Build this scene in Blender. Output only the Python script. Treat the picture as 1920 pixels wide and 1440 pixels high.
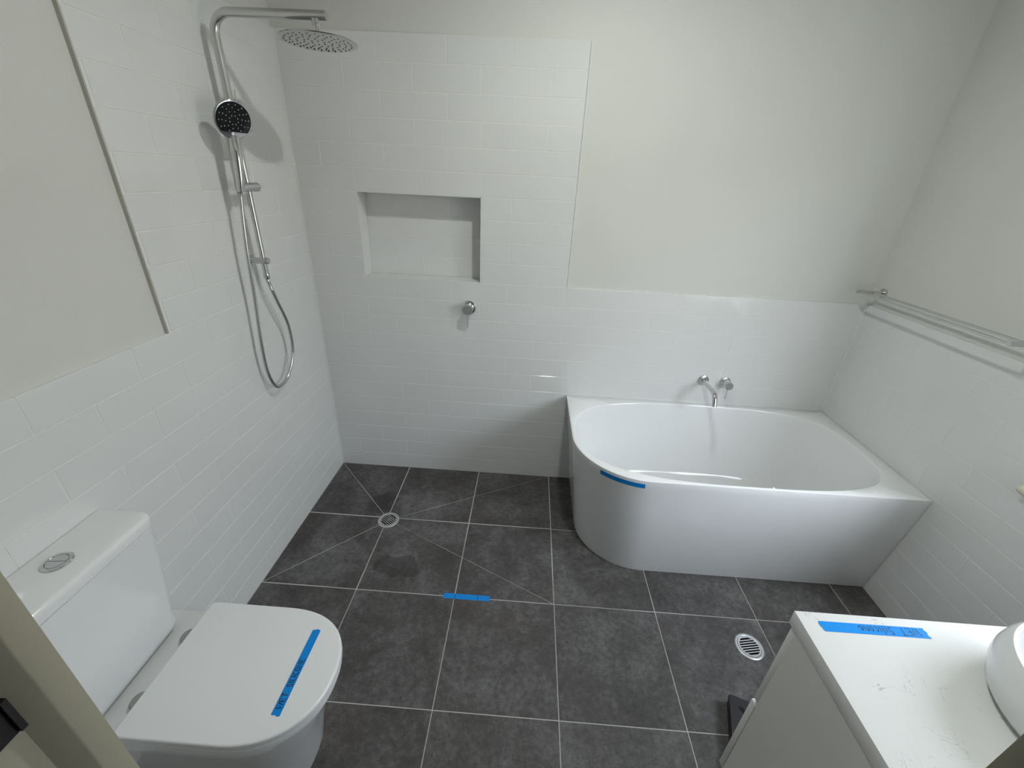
import bpy, bmesh, math, random
from mathutils import Matrix, Vector
random.seed(7)
for o in list(bpy.data.objects):
    bpy.data.objects.remove(o)
SC = bpy.context.scene
COL = SC.collection
PI = math.pi

# ------------------------------------------------------------------ camera
cam_d = bpy.data.cameras.new('camera')
cam = bpy.data.objects.new('camera', cam_d)
COL.objects.link(cam)
RIGHT = (0.9976878528345267, 0.05184287625943855, 0.04394615441173935)
UP = (-0.06226099822558264, 0.43794180609891753, 0.8968447706101496)
FWD = (-0.027249154232487492, 0.8975072649577643, -0.44015700942010166)
cam.matrix_world = Matrix(((RIGHT[0], UP[0], -FWD[0], 1.1471),
                           (RIGHT[1], UP[1], -FWD[1], -2.1730),
                           (RIGHT[2], UP[2], -FWD[2], 1.7144),
                           (0, 0, 0, 1)))
cam_d.sensor_fit = 'HORIZONTAL'
cam_d.sensor_width = 36.0
cam_d.lens = 36.0 * 780.8 / 1920.0
cam_d.clip_start = 0.02
SC.camera = cam

# ------------------------------------------------------------------ world, lights, exposure
world = bpy.data.worlds.new('overcast_sky')
SC.world = world
world.use_nodes = True
bg = world.node_tree.nodes['Background']
bg.inputs['Color'].default_value = (0.76, 0.80, 0.90, 1)
bg.inputs['Strength'].default_value = 19.5
LAMP_STRENGTH = 610.0
vs = SC.view_settings
vs.view_transform = 'Standard'
vs.look = 'None'
vs.gamma = 1.0
vs.use_curve_mapping = False
vs.exposure = 0.10

# room dimensions (metres): x across the back wall, y towards it (back wall at 0), z up
W, DEPTH, H = 2.868, 1.98, 2.70
ROW, TW, TOP = 0.10214, 0.302, 1.2238     # wall tile course, tile pitch, half-height tile line
WIN = (-1.94, -1.10, 0.88, 1.95)          # window on the right wall: y0, y1, z0, z1

def portal(name, loc, rot, sx, sy):
    d = bpy.data.lights.new(name, 'AREA')
    d.shape = 'RECTANGLE'
    d.size, d.size_y = sx, sy
    d.cycles.is_portal = True
    o = bpy.data.objects.new(name, d)
    o.location = loc
    o.rotation_euler = rot
    COL.objects.link(o)
portal('window_right_offscreen', (W + 0.085, (WIN[0] + WIN[1]) / 2, (WIN[2] + WIN[3]) / 2), (0, PI / 2, 0), WIN[3] - WIN[2], WIN[1] - WIN[0])

# ------------------------------------------------------------------ materials
def new_mat(name):
    m = bpy.data.materials.new(name)
    m.use_nodes = True
    nt = m.node_tree
    return m, nt, nt.nodes, nt.links, nt.nodes['Principled BSDF']

def simple(name, col, rough=0.5, metal=0.0, spec=0.5, coat=0.0):
    m, nt, n, l, b = new_mat(name)
    b.inputs['Base Color'].default_value = (*col, 1)
    b.inputs['Roughness'].default_value = rough
    b.inputs['Metallic'].default_value = metal
    b.inputs['Specular IOR Level'].default_value = spec
    if coat:
        b.inputs['Coat Weight'].default_value = coat
        b.inputs['Coat Roughness'].default_value = 0.05
    # a trace of fine surface variation so that no surface is perfectly even
    t = n.new('ShaderNodeTexCoord')
    z = n.new('ShaderNodeTexNoise')
    z.inputs['Scale'].default_value = 9.0
    r = n.new('ShaderNodeMapRange')
    r.inputs['To Min'].default_value = max(0.0, rough - 0.015)
    r.inputs['To Max'].default_value = rough + 0.02
    l.new(t.outputs['Object'], z.inputs['Vector'])
    l.new(z.outputs['Fac'], r.inputs['Value'])
    l.new(r.outputs['Result'], b.inputs['Roughness'])
    return m

def bumped(name, col, rough, scale, strength, dist=0.002, detail=2.0, spec=0.5):
    m, nt, n, l, b = new_mat(name)
    b.inputs['Base Color'].default_value = (*col, 1)
    b.inputs['Roughness'].default_value = rough
    b.inputs['Specular IOR Level'].default_value = spec
    g = n.new('ShaderNodeNewGeometry')
    z = n.new('ShaderNodeTexNoise')
    z.inputs['Scale'].default_value = scale
    z.inputs['Detail'].default_value = detail
    bp = n.new('ShaderNodeBump')
    bp.inputs['Strength'].default_value = strength
    bp.inputs['Distance'].default_value = dist
    l.new(g.outputs['Position'], z.inputs['Vector'])
    l.new(z.outputs['Fac'], bp.inputs['Height'])
    l.new(bp.outputs['Normal'], b.inputs['Normal'])
    return m

MT = {}
MT['paint'] = bumped('wall_paint', (0.66, 0.66, 0.625), 0.55, 420, 0.12, 0.0006, spec=0.3)
MT['ceiling'] = bumped('ceiling_paint', (0.74, 0.74, 0.72), 0.8, 300, 0.1, 0.0006)
MT['tile'] = bumped('white_gloss_tile', (0.72, 0.725, 0.715), 0.085, 14, 0.06, 0.002, 1.0)
MT['grout_white'] = bumped('white_grout', (0.75, 0.75, 0.73), 0.85, 900, 0.2, 0.0005)
MT['grout_grey'] = bumped('grey_grout', (0.46, 0.445, 0.42), 0.9, 700, 0.2, 0.0005)
MT['ceramic'] = simple('white_glazed_ceramic', (0.77, 0.775, 0.775), 0.07)
MT['acrylic'] = simple('white_bath_acrylic', (0.80, 0.805, 0.805), 0.09)
MT['seat'] = simple('white_toilet_seat_plastic', (0.77, 0.775, 0.775), 0.34)
MT['hinge'] = simple('grey_seat_hinge', (0.33, 0.33, 0.31), 0.35)
MT['chrome'] = simple('chrome', (0.62, 0.62, 0.62), 0.07, 1.0)
MT['chrome_soft'] = simple('satin_chrome', (0.62, 0.62, 0.62), 0.22, 1.0)
MT['steel'] = simple('grate_metal', (0.62, 0.62, 0.62), 0.32, 0.75)
MT['sump'] = simple('shade_dark_drain_pipe', (0.05, 0.05, 0.05), 0.6)  # near-black colour stands in for the shade of a deeper drain
MT['face_black'] = simple('hand_shower_black_face', (0.008, 0.008, 0.010), 0.06)
MT['rubber'] = simple('black_rubber', (0.012, 0.012, 0.012), 0.5)
MT['nozzle_white'] = simple('pale_nozzle', (0.62, 0.62, 0.63), 0.4)
MT['cabinet'] = simple('white_cabinet_paint', (0.76, 0.755, 0.73), 0.35)
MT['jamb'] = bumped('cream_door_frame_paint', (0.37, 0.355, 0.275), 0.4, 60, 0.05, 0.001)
MT['sill'] = simple('cream_sill_paint', (0.70, 0.66, 0.54), 0.35)
MT['pen'] = simple('black_marker', (0.012, 0.014, 0.02), 0.5)
MT['black_card'] = simple('black_card', (0.010, 0.010, 0.013), 0.42)
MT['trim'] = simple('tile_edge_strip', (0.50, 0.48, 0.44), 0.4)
MT['silicone'] = simple('white_silicone', (0.72, 0.72, 0.70), 0.4)
MT['blocker_wall'] = bumped('sky_blocker_render', (0.42, 0.36, 0.30), 0.9, 80, 0.3, 0.003)
MT['hall_floor'] = bumped('hall_timber_floor', (0.22, 0.14, 0.08), 0.4, 20, 0.1, 0.002)

def make_tape():
    m, nt, n, l, b = new_mat('blue_masking_tape')
    b.inputs['Roughness'].default_value = 0.5
    b.inputs['Specular IOR Level'].default_value = 0.2
    g = n.new('ShaderNodeNewGeometry')
    z = n.new('ShaderNodeTexNoise')
    z.inputs['Scale'].default_value = 260
    r = n.new('ShaderNodeValToRGB')
    r.color_ramp.elements[0].color = (0.003, 0.215, 0.63, 1)
    r.color_ramp.elements[1].color = (0.006, 0.26, 0.74, 1)
    l.new(g.outputs['Position'], z.inputs['Vector'])
    l.new(z.outputs['Fac'], r.inputs['Fac'])
    l.new(r.outputs['Color'], b.inputs['Base Color'])
    return m
MT['tape'] = make_tape()

def make_floor_tile():
    m, nt, n, l, b = new_mat('charcoal_concrete_look_tile')
    g = n.new('ShaderNodeNewGeometry')
    oi = n.new('ShaderNodeObjectInfo')
    mul = n.new('ShaderNodeMath'); mul.operation = 'MULTIPLY'; mul.inputs[1].default_value = 3.71
    l.new(oi.outputs['Object Index'], mul.inputs[0])
    cmb = n.new('ShaderNodeCombineXYZ')
    l.new(mul.outputs[0], cmb.inputs['Z'])
    add = n.new('ShaderNodeVectorMath'); add.operation = 'ADD'
    l.new(g.outputs['Position'], add.inputs[0]); l.new(cmb.outputs[0], add.inputs[1])
    def noise(scale, detail, rough, dist=0.0):
        z = n.new('ShaderNodeTexNoise')
        z.inputs['Scale'].default_value = scale
        z.inputs['Detail'].default_value = detail
        z.inputs['Roughness'].default_value = rough
        z.inputs['Distortion'].default_value = dist
        l.new(add.outputs[0], z.inputs['Vector'])
        return z
    big = noise(4.2, 9, 0.66, 0.5)
    fine = noise(46, 8, 0.8)
    red = noise(2.6, 4, 0.6)
    sp = noise(120, 2, 0.5)
    # mottled grey body
    r = n.new('ShaderNodeValToRGB')
    e = r.color_ramp.elements
    e[0].position = 0.34; e[0].color = (0.036, 0.033, 0.032, 1)
    e[1].position = 0.66; e[1].color = (0.185, 0.180, 0.178, 1)
    k = r.color_ramp.elements.new(0.49); k.color = (0.080, 0.075, 0.073, 1)
    mixf = n.new('ShaderNodeMath'); mixf.operation = 'MULTIPLY_ADD'
    mixf.inputs[1].default_value = 0.52
    off = n.new('ShaderNodeMath'); off.operation = 'MULTIPLY'; off.inputs[1].default_value = 0.48
    l.new(fine.outputs['Fac'], off.inputs[0])
    l.new(big.outputs['Fac'], mixf.inputs[0]); l.new(off.outputs[0], mixf.inputs[2])
    l.new(mixf.outputs[0], r.inputs['Fac'])
    # faint rusty tint in places
    rr = n.new('ShaderNodeMapRange'); rr.inputs['From Min'].default_value = 0.56; rr.inputs['From Max'].default_value = 0.72
    rr.inputs['To Max'].default_value = 0.32
    l.new(red.outputs['Fac'], rr.inputs['Value'])
    mx = n.new('ShaderNodeMix'); mx.data_type = 'RGBA'
    mx.inputs[7].default_value = (0.092, 0.062, 0.050, 1)
    l.new(rr.outputs['Result'], mx.inputs[0]); l.new(r.outputs['Color'], mx.inputs[6])
    # dark pin marks
    sr = n.new('ShaderNodeMapRange'); sr.inputs['From Min'].default_value = 0.66; sr.inputs['From Max'].default_value = 0.72
    sr.inputs['To Max'].default_value = 0.7
    l.new(sp.outputs['Fac'], sr.inputs['Value'])
    mx2 = n.new('ShaderNodeMix'); mx2.data_type = 'RGBA'
    mx2.inputs[7].default_value = (0.020, 0.018, 0.017, 1)
    l.new(sr.outputs['Result'], mx2.inputs[0]); l.new(mx.outputs[2], mx2.inputs[6])
    # damp patches that have not dried yet, with outlines of their own
    def patch(cx, cy, rx, ry, rot):
        mp = n.new('ShaderNodeMapping'); mp.vector_type = 'TEXTURE'
        mp.inputs['Location'].default_value = (cx, cy, 0)
        mp.inputs['Rotation'].default_value = (0, 0, rot)
        mp.inputs['Scale'].default_value = (rx, ry, 50)
        wob = n.new('ShaderNodeTexNoise'); wob.inputs['Scale'].default_value = 11
        l.new(g.outputs['Position'], wob.inputs['Vector'])
        ma = n.new('ShaderNodeVectorMath'); ma.operation = 'MULTIPLY_ADD'
        ma.inputs[1].default_value = (0.13, 0.13, 0); 
        l.new(wob.outputs['Color'], ma.inputs[0]); l.new(g.outputs['Position'], ma.inputs[2])
        sb = n.new('ShaderNodeVectorMath'); sb.operation = 'SUBTRACT'; sb.inputs[1].default_value = (0.065, 0.065, 0)
        l.new(ma.outputs[0], sb.inputs[0])
        l.new(sb.outputs[0], mp.inputs['Vector'])
        ln = n.new('ShaderNodeVectorMath'); ln.operation = 'LENGTH'
        l.new(mp.outputs[0], ln.inputs[0])
        mr = n.new('ShaderNodeMapRange'); mr.inputs['From Min'].default_value = 1.05; mr.inputs['From Max'].default_value = 0.85
        l.new(ln.outputs['Value'], mr.inputs['Value'])
        return mr.outputs['Result']
    pa = patch(0.59, -0.765, 0.125, 0.062, -0.12)
    pb = patch(0.37, -0.36, 0.11, 0.085, 0.9)
    mxx = n.new('ShaderNodeMath'); mxx.operation = 'MAXIMUM'
    l.new(pa, mxx.inputs[0]); l.new(pb, mxx.inputs[1])
    wet = n.new('ShaderNodeMath'); wet.operation = 'MULTIPLY'; wet.inputs[1].default_value = 0.5
    l.new(mxx.outputs[0], wet.inputs[0])
    mx3 = n.new('ShaderNodeMix'); mx3.data_type = 'RGBA'
    mx3.inputs[7].default_value = (0.016, 0.014, 0.013, 1)
    l.new(wet.outputs[0], mx3.inputs[0]); l.new(mx2.outputs[2], mx3.inputs[6])
    l.new(mx3.outputs[2], b.inputs['Base Color'])
    ro = n.new('ShaderNodeMapRange'); ro.inputs['To Min'].default_value = 0.42; ro.inputs['To Max'].default_value = 0.62
    l.new(big.outputs['Fac'], ro.inputs['Value']); l.new(ro.outputs['Result'], b.inputs['Roughness'])
    b.inputs['Specular IOR Level'].default_value = 0.35
    bp = n.new('ShaderNodeBump'); bp.inputs['Strength'].default_value = 0.25; bp.inputs['Distance'].default_value = 0.001
    l.new(fine.outputs['Fac'], bp.inputs['Height']); l.new(bp.outputs['Normal'], b.inputs['Normal'])
    return m
MT['floor_tile'] = make_floor_tile()

def make_quartz():
    m, nt, n, l, b = new_mat('white_veined_quartz')
    g = n.new('ShaderNodeNewGeometry')
    a = n.new('ShaderNodeTexNoise'); a.inputs['Scale'].default_value = 17; a.inputs['Detail'].default_value = 3
    a.inputs['Roughness'].default_value = 0.55; a.inputs['Distortion'].default_value = 1.3
    c = n.new('ShaderNodeTexNoise'); c.inputs['Scale'].default_value = 13; c.inputs['Detail'].default_value = 2
    l.new(g.outputs['Position'], a.inputs['Vector']); l.new(g.outputs['Position'], c.inputs['Vector'])
    s = n.new('ShaderNodeMath'); s.operation = 'SUBTRACT'; s.inputs[1].default_value = 0.5
    ab = n.new('ShaderNodeMath'); ab.operation = 'ABSOLUTE'
    l.new(a.outputs['Fac'], s.inputs[0]); l.new(s.outputs[0], ab.inputs[0])
    v = n.new('ShaderNodeMapRange'); v.inputs['From Min'].default_value = 0.010; v.inputs['From Max'].default_value = 0.0
    l.new(ab.outputs[0], v.inputs['Value'])
    q = n.new('ShaderNodeMapRange'); q.inputs['From Min'].default_value = 0.55; q.inputs['From Max'].default_value = 0.66
    l.new(c.outputs['Fac'], q.inputs['Value'])
    mu = n.new('ShaderNodeMath'); mu.operation = 'MULTIPLY'
    l.new(v.outputs['Result'], mu.inputs[0]); l.new(q.outputs['Result'], mu.inputs[1])
    mu2 = n.new('ShaderNodeMath'); mu2.operation = 'MULTIPLY'; mu2.inputs[1].default_value = 0.75
    l.new(mu.outputs[0], mu2.inputs[0])
    mx = n.new('ShaderNodeMix'); mx.data_type = 'RGBA'
    mx.inputs[6].default_value = (0.76, 0.765, 0.755, 1); mx.inputs[7].default_value = (0.27, 0.27, 0.25, 1)
    l.new(mu2.outputs[0], mx.inputs[0]); l.new(mx.outputs[2], b.inputs['Base Color'])
    b.inputs['Roughness'].default_value = 0.3
    return m
MT['quartz'] = make_quartz()

def make_glass():
    m, nt, n, l, b = new_mat('clear_window_pane')
    n.remove(b)
    t = n.new('ShaderNodeBsdfTransparent'); t.inputs['Color'].default_value = (0.95, 0.97, 0.97, 1)
    gl = n.new('ShaderNodeBsdfGlossy'); gl.inputs['Roughness'].default_value = 0.02
    mx = n.new('ShaderNodeMixShader')
    mx.inputs[0].default_value = 0.05
    l.new(t.outputs[0], mx.inputs[1]); l.new(gl.outputs[0], mx.inputs[2])
    l.new(mx.outputs[0], n['Material Output'].inputs['Surface'])
    return m
MT['glass'] = make_glass()

def make_emit(name, col, strength):
    m, nt, n, l, b = new_mat(name)
    b.inputs['Base Color'].default_value = (0.8, 0.8, 0.8, 1)
    b.inputs['Emission Color'].default_value = (*col, 1)
    b.inputs['Emission Strength'].default_value = strength
    return m
MT['lamp'] = make_emit('downlight_diffuser', (0.95, 1.0, 0.945), LAMP_STRENGTH)

# ------------------------------------------------------------------ helpers
def link(name, me, mat=None, parent=None, smooth=False):
    o = bpy.data.objects.new(name, me)
    COL.objects.link(o)
    if mat and not me.materials:
        me.materials.append(MT[mat])
    if smooth:
        for f in me.polygons:
            f.use_smooth = True
    if parent:
        o.parent = parent
    return o

def tag(o, label, cat, group=None):
    o['label'] = label
    o['category'] = cat
    if group:
        o['group'] = group
    return o

def struct(o):
    o['kind'] = 'structure'
    return o

def empty(name, loc, label=None, cat=None, group=None):
    o = bpy.data.objects.new(name, None)
    o.location = loc
    o.empty_display_size = 0.05
    COL.objects.link(o)
    if label:
        tag(o, label, cat, group)
    return o

class MB:
    """collects vertices and faces in world coordinates and builds one mesh object"""
    def __init__(self):
        self.v, self.f, self.sm = [], [], []
    def add(self, vs, fs, smooth=False):
        k = len(self.v)
        self.v += [tuple(p) for p in vs]
        for f in fs:
            self.f.append([i + k for i in f]); self.sm.append(smooth)
        return self
    def box(self, a, b):
        (x0, y0, z0), (x1, y1, z1) = a, b
        v = [(x0, y0, z0), (x1, y0, z0), (x1, y1, z0), (x0, y1, z0), (x0, y0, z1), (x1, y0, z1), (x1, y1, z1), (x0, y1, z1)]
        f = [(0, 3, 2, 1), (4, 5, 6, 7), (0, 1, 5, 4), (1, 2, 6, 5), (2, 3, 7, 6), (3, 0, 4, 7)]
        return self.add(v, f)
    def loft(self, rings, cap0=True, cap1=True, smooth=True, closed=True):
        n = len(rings[0])
        v = [p for r in rings for p in r]
        f = []
        for i in range(len(rings) - 1):
            for j in range(n if closed else n - 1):
                a, b = i * n + j, i * n + (j + 1) % n
                f.append((a, b, b + n, a + n))
        self.add(v, f, smooth)
        if cap0:
            self.add(rings[0], [tuple(reversed(range(n)))])
        if cap1:
            self.add(rings[-1], [tuple(range(n))])
        return self
    def lathe(self, prof, mtx=Matrix(), n=40, smooth=True, cap0=True, cap1=True):
        rings = [[mtx @ Vector((r * math.cos(2 * PI * j / n), r * math.sin(2 * PI * j / n), z)) for j in range(n)] for r, z in prof]
        return self.loft(rings, cap0, cap1, smooth)
    def tube(self, path, r, n=14, caps=True):
        P = [Vector(p) for p in path]
        rad = r if isinstance(r, (list, tuple)) else [r] * len(P)
        T = []
        for i in range(len(P)):
            a = P[max(i - 1, 0)]; b = P[min(i + 1, len(P) - 1)]
            T.append((b - a).normalized())
        ref = Vector((0, 0, 1)) if abs(T[0].z) < 0.9 else Vector((1, 0, 0))
        u = T[0].cross(ref).normalized()
        rings = []
        for i, p in enumerate(P):
            if i:
                q = T[i - 1].rotation_difference(T[i])
                u = q @ u
            u = (u - T[i] * u.dot(T[i])).normalized()
            w = T[i].cross(u)
            rings.append([p + rad[i] * (math.cos(2 * PI * j / n) * u + math.sin(2 * PI * j / n) * w) for j in range(n)])
        return self.loft(rings, caps, caps, True)
    def build(self, name, mat, parent=None, origin=None, weld=True):
        base = Vector((0, 0, 0))
        if parent is not None:
            base = Vector(parent.get('_w', (0, 0, 0)))
        o0 = Vector(origin) if origin is not None else base
        me = bpy.data.meshes.new(name)
        me.from_pydata([tuple(Vector(p) - o0) for p in self.v], [], self.f)
        for p, s in zip(me.polygons, self.sm):
            p.use_smooth = s
        bm = bmesh.new(); bm.from_mesh(me)
        if weld:
            bmesh.ops.remove_doubles(bm, verts=bm.verts, dist=1e-6)
        bmesh.ops.recalc_face_normals(bm, faces=bm.faces)
        bm.to_mesh(me); bm.free()
        me.set_sharp_from_angle(angle=math.radians(38))
        me.update()
        o = link(name, me, mat)
        if parent is not None:
            o.parent = parent
        o.location = o0 - base
        o['_w'] = tuple(o0)
        return o

def root(name, loc, label, cat, group=None):
    o = empty(name, loc, label, cat, group)
    o['_w'] = tuple(loc)
    return o

def bevelled(mb, a, b, r, seg=3):
    """box with rounded vertical and horizontal edges, added to mb"""
    bm = bmesh.new()
    bmesh.ops.create_cube(bm, size=1)
    for v in bm.verts:
        v.co = Vector([(a[i] + b[i]) / 2 + v.co[i] * (b[i] - a[i]) for i in range(3)])
    bmesh.ops.bevel(bm, geom=list(bm.edges), offset=r, segments=seg, profile=0.5, affect='EDGES')
    bm.verts.ensure_lookup_table()
    mb.add([v.co.copy() for v in bm.verts], [[v.index for v in f.verts] for f in bm.faces], False)
    bm.free()
    return mb

def arc(c, r, a0, a1, n, plane='xz'):
    out = []
    for i in range(n + 1):
        a = a0 + (a1 - a0) * i / n
        if plane == 'xz':
            out.append((c[0] + r * math.cos(a), c[1], c[2] + r * math.sin(a)))
        else:
            out.append((c[0], c[1] + r * math.cos(a), c[2] + r * math.sin(a)))
    return out

AX_X = Matrix.Rotation(PI / 2, 4, 'Y')      # local z -> world +x
AX_NX = Matrix.Rotation(-PI / 2, 4, 'Y')    # local z -> world -x
AX_NY = Matrix.Rotation(PI / 2, 4, 'X')     # local z -> world -y
AX_Y = Matrix.Rotation(-PI / 2, 4, 'X')     # local z -> world +y
def at(x, y, z, m=Matrix()):
    return Matrix.Translation((x, y, z)) @ m

# ------------------------------------------------------------------ the room shell
TT = 0.011          # wall tile thickness: tiles stand proud of the painted wall by this much
NI = (0.284, 0.888, TOP + 0.001, TOP + 4 * ROW)      # niche x0, x1, z0, z1
ND = 0.105
wb = MB()
wb.box((-0.15, TT, 0), (NI[0] - 0.0, 0.14, H)).box((NI[1], TT, 0), (W + 0.09, 0.14, H))
wb.box((NI[0], TT, 0), (NI[1], 0.14, NI[2])).box((NI[0], TT, NI[3]), (NI[1], 0.14, H)).box((NI[0], ND + TT, NI[2]), (NI[1], 0.14, NI[3]))
wall_back = struct(wb.build('wall_back', 'paint'))
wall_left = struct(MB().box((-0.15, -DEPTH, 0), (-TT, TT, H)).build('wall_left', 'paint'))
y0, y1, z0, z1 = WIN
wr = MB()
X0, X1 = W + TT, W + 0.09
wr.box((X0, y1, 0), (X1, TT, H)).box((X0, -DEPTH, 0), (X1, y0, H)).box((X0, y0, 0), (X1, y1, z0)).box((X0, y0, z1), (X1, y1, H))
wall_right = struct(wr.build('wall_right', 'paint'))
# wall with the doorway the photograph is taken from
DJ0, DJ1, DTOP = 0.757, 1.574, 2.06
wf = MB()
wf.box((-0.15, -2.09, 0), (DJ0 - 0.02, -DEPTH, H)).box((DJ1 + 0.02, -2.09, 0), (W + 0.09, -DEPTH, H)).box((DJ0 - 0.02, -2.09, DTOP + 0.02), (DJ1 + 0.02, -DEPTH, H))
wall_front = struct(wf.build('wall_front', 'paint'))
ceiling = struct(MB().box((-0.15, -2.09, H), (W + 0.09, 0.14, H + 0.1)).build('ceiling', 'ceiling'))
floor = struct(MB().box((-0.15, -2.09, -0.14), (W + 0.09, 0.14, -0.0009)).build('floor', 'grout_grey'))
# hallway behind the camera
struct(MB().box((-0.9, -3.7, -0.14), (W, -2.09, -0.004)).build('floor_hall', 'hall_floor'))
struct(MB().box((-0.9, -3.7, H), (W, -2.09, H + 0.1)).build('ceiling_hall', 'ceiling'))
hw = MB()
hw.box((-0.9, -3.8, 0), (W, -3.7, H)).box((-1.0, -3.8, 0), (-0.9, -2.09, H)).box((W, -3.8, 0), (W + 0.09, -2.09, H))
hw.box((-0.9, -2.09, 0), (-0.15, -1.99, H))
struct(hw.build('wall_hall', 'paint'))

# unseen wall added outside the window to block low sky light, plus ground strip
struct(MB().box((W + 3.00, -16.0, -0.6), (W + 3.20, 14.0, 2.2)).build('wall_sky_blocker', 'blocker_wall'))
struct(MB().box((W + 0.095, -16.0, -0.8), (W + 3.20, 14.0, -0.6)).build('floor_outside', 'grout_grey'))

# ------------------------------------------------------------------ wall tiles
_tile_cache = {}
def tile_mesh(w, h, t=TT, c=0.0012):
    key = (round(w, 3), round(h, 3), t)
    if key in _tile_cache:
        return _tile_cache[key]
    a, b = w / 2, h / 2
    v = []
    for ins, z in ((0, 0), (0, t - c), (c, t)):
        v += [(-a + ins, -b + ins, z), (a - ins, -b + ins, z), (a - ins, b - ins, z), (-a + ins, b - ins, z)]
    f = [(8, 9, 10, 11)]
    for k in (0, 4):
        for i in range(4):
            j = (i + 1) % 4
            f.append((k + i, k + j, k + j + 4, k + i + 4))
    me = bpy.data.meshes.new('tile')
    me.from_pydata(v, [], f)
    me.materials.append(MT['tile'])
    _tile_cache[key] = me
    return me

GAP = 0.0022
def place_tile(parent, cx, cz, w, h, frame, jitter=0.0007):
    """frame maps (along, up, out) to world; cx, cz the centre on the wall"""
    if w < 0.012 or h < 0.012:
        return
    o = link('tile', tile_mesh(w - GAP, h - GAP), None, parent)
    m = frame @ Matrix.Translation((cx, cz, 0)) @ Matrix.Rotation(random.uniform(-jitter, jitter), 4, 'X') @ Matrix.Rotation(random.uniform(-jitter, jitter), 4, 'Y')
    o.matrix_world = m

F_BACK = Matrix(((1, 0, 0, 0), (0, 0, -1, TT), (0, 1, 0, 0), (0, 0, 0, 1)))
F_LEFT = Matrix(((0, 0, 1, -TT), (1, 0, 0, 0), (0, 1, 0, 0), (0, 0, 0, 1)))
F_RIGHT = Matrix(((0, 0, -1, W + TT), (-1, 0, 0, 0), (0, 1, 0, 0), (0, 0, 0, 1)))
F_NICHE = Matrix(((1, 0, 0, 0), (0, 0, -1, ND + TT), (0, 1, 0, 0), (0, 0, 0, 1)))

def zline(n):
    return 0.0 if n == 0 else n * ROW - 0.0019

def course(parent, frame, r, a0, a1, joint, skip=None):
    """one course r (1 is the lowest) from a0 to a1 with a vertical joint at 'joint'"""
    zb, zt = zline(r - 1), zline(r)
    ph = joint if r % 2 == 0 else joint + TW / 2
    k = math.ceil((a0 - ph) / TW - 1e-6)
    cuts = [a0]
    x = ph + k * TW
    while x < a1 - 1e-4:
        if x > a0 + 1e-4:
            cuts.append(x)
        x += TW
    cuts.append(a1)
    for i in range(len(cuts) - 1):
        segs = [(cuts[i], cuts[i + 1])]
        if skip and skip[2] - 0.02 < (zb + zt) / 2 < skip[3] + 0.02:
            segs = []
            l, rr = cuts[i], cuts[i + 1]
            if l < skip[0] - 1e-3:
                segs.append((l, min(rr, skip[0])))
            if rr > skip[1] + 1e-3:
                segs.append((max(l, skip[1]), rr))
        for s0, s1 in segs:
            place_tile(parent, (s0 + s1) / 2, (zb + zt) / 2, s1 - s0, zt - zb, frame)

XE = 1.341           # where the tall shower tiling stops on the back wall
YE = -0.957          # and on the left wall
for r in range(1, 23):
    course(wall_back, F_BACK, r, 0.0, W if r <= 12 else XE, XE, NI)
    course(wall_left, F_LEFT, r, -DEPTH if r <= 12 else YE, 0.0, -1.098)
for r in range(1, 13):
    if zline(r) < WIN[2] - 0.035:
        course(wall_right, F_RIGHT, r, 0.0, DEPTH, 0.21)
    else:
        course(wall_right, F_RIGHT, r, 0.0, -WIN[1] - 0.071, 0.21)
# niche: back tiles follow the wall courses, plain tiles line the reveals
for r in range(13, 17):
    course(wall_back, F_NICHE, r, NI[0], NI[1], NI[0] + (0.139 if r % 2 == 0 else -0.012) - (0 if r % 2 == 0 else TW / 2))
def slab(parent, name, a, b, mat):
    return MB().box(a, b).build(name, mat, parent)
NZ0, NZ1 = NI[2], NI[3]
for nm, a, b in (('niche_sill_tile', (NI[0], 0.0004, NZ0 - 0.006), (NI[1], ND, NZ0 + 0.0004)),
                 ('niche_head_tile', (NI[0], 0.0004, NZ1 - 0.0035), (NI[1], ND, NZ1 + 0.006))):
    slab(wall_back, nm, a, b, 'tile')
for r in range(13, 17):
    zb, zt = zline(r - 1) + (0.0024 if r == 13 else 0.0003), zline(r) - (0.0035 if r == 16 else 0.0003)
    slab(wall_back, 'niche_side_tile', (NI[0] - 0.006, 0.0004, zb), (NI[0] + 0.0005, ND, zt), 'tile')
    slab(wall_back, 'niche_side_tile', (NI[1] - 0.0005, 0.0004, zb), (NI[1] + 0.006, ND, zt), 'tile')
# grout beds behind the tiles (recessed below the tile faces)
gr = 0.0009
g = MB()
g.box((0, gr, 0), (NI[0] - 0.002, TT, zline(22) - 0.002)).box((NI[1] + 0.002, gr, 0), (XE - 0.002, TT, zline(22) - 0.002)).box((NI[0] - 0.002, gr, 0), (NI[1] + 0.002, TT, NZ0 - 0.004))
g.box((NI[0] - 0.002, gr, NZ1 + 0.004), (NI[1] + 0.002, TT, zline(22) - 0.002)).box((XE - 0.002, gr, 0), (W, TT, zline(12) - 0.002)).box((NI[0], ND + gr, NZ0), (NI[1], ND + TT, NZ1))
g.build('grout', 'grout_white', wall_back)
g = MB().box((-TT, -DEPTH, 0), (-gr, 0, zline(12) - 0.002)).box((-TT, YE + 0.002, zline(12) - 0.002), (-gr, 0, zline(22) - 0.002))
g.build('grout', 'grout_white', wall_left)
g = MB().box((W + gr, -DEPTH, 0), (W + TT, 0, zline(8) - 0.01)).box((W + gr, WIN[1] + 0.073, zline(8) - 0.01), (W + TT, 0, zline(12) - 0.002))
g.build('grout', 'grout_white', wall_right)
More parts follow.
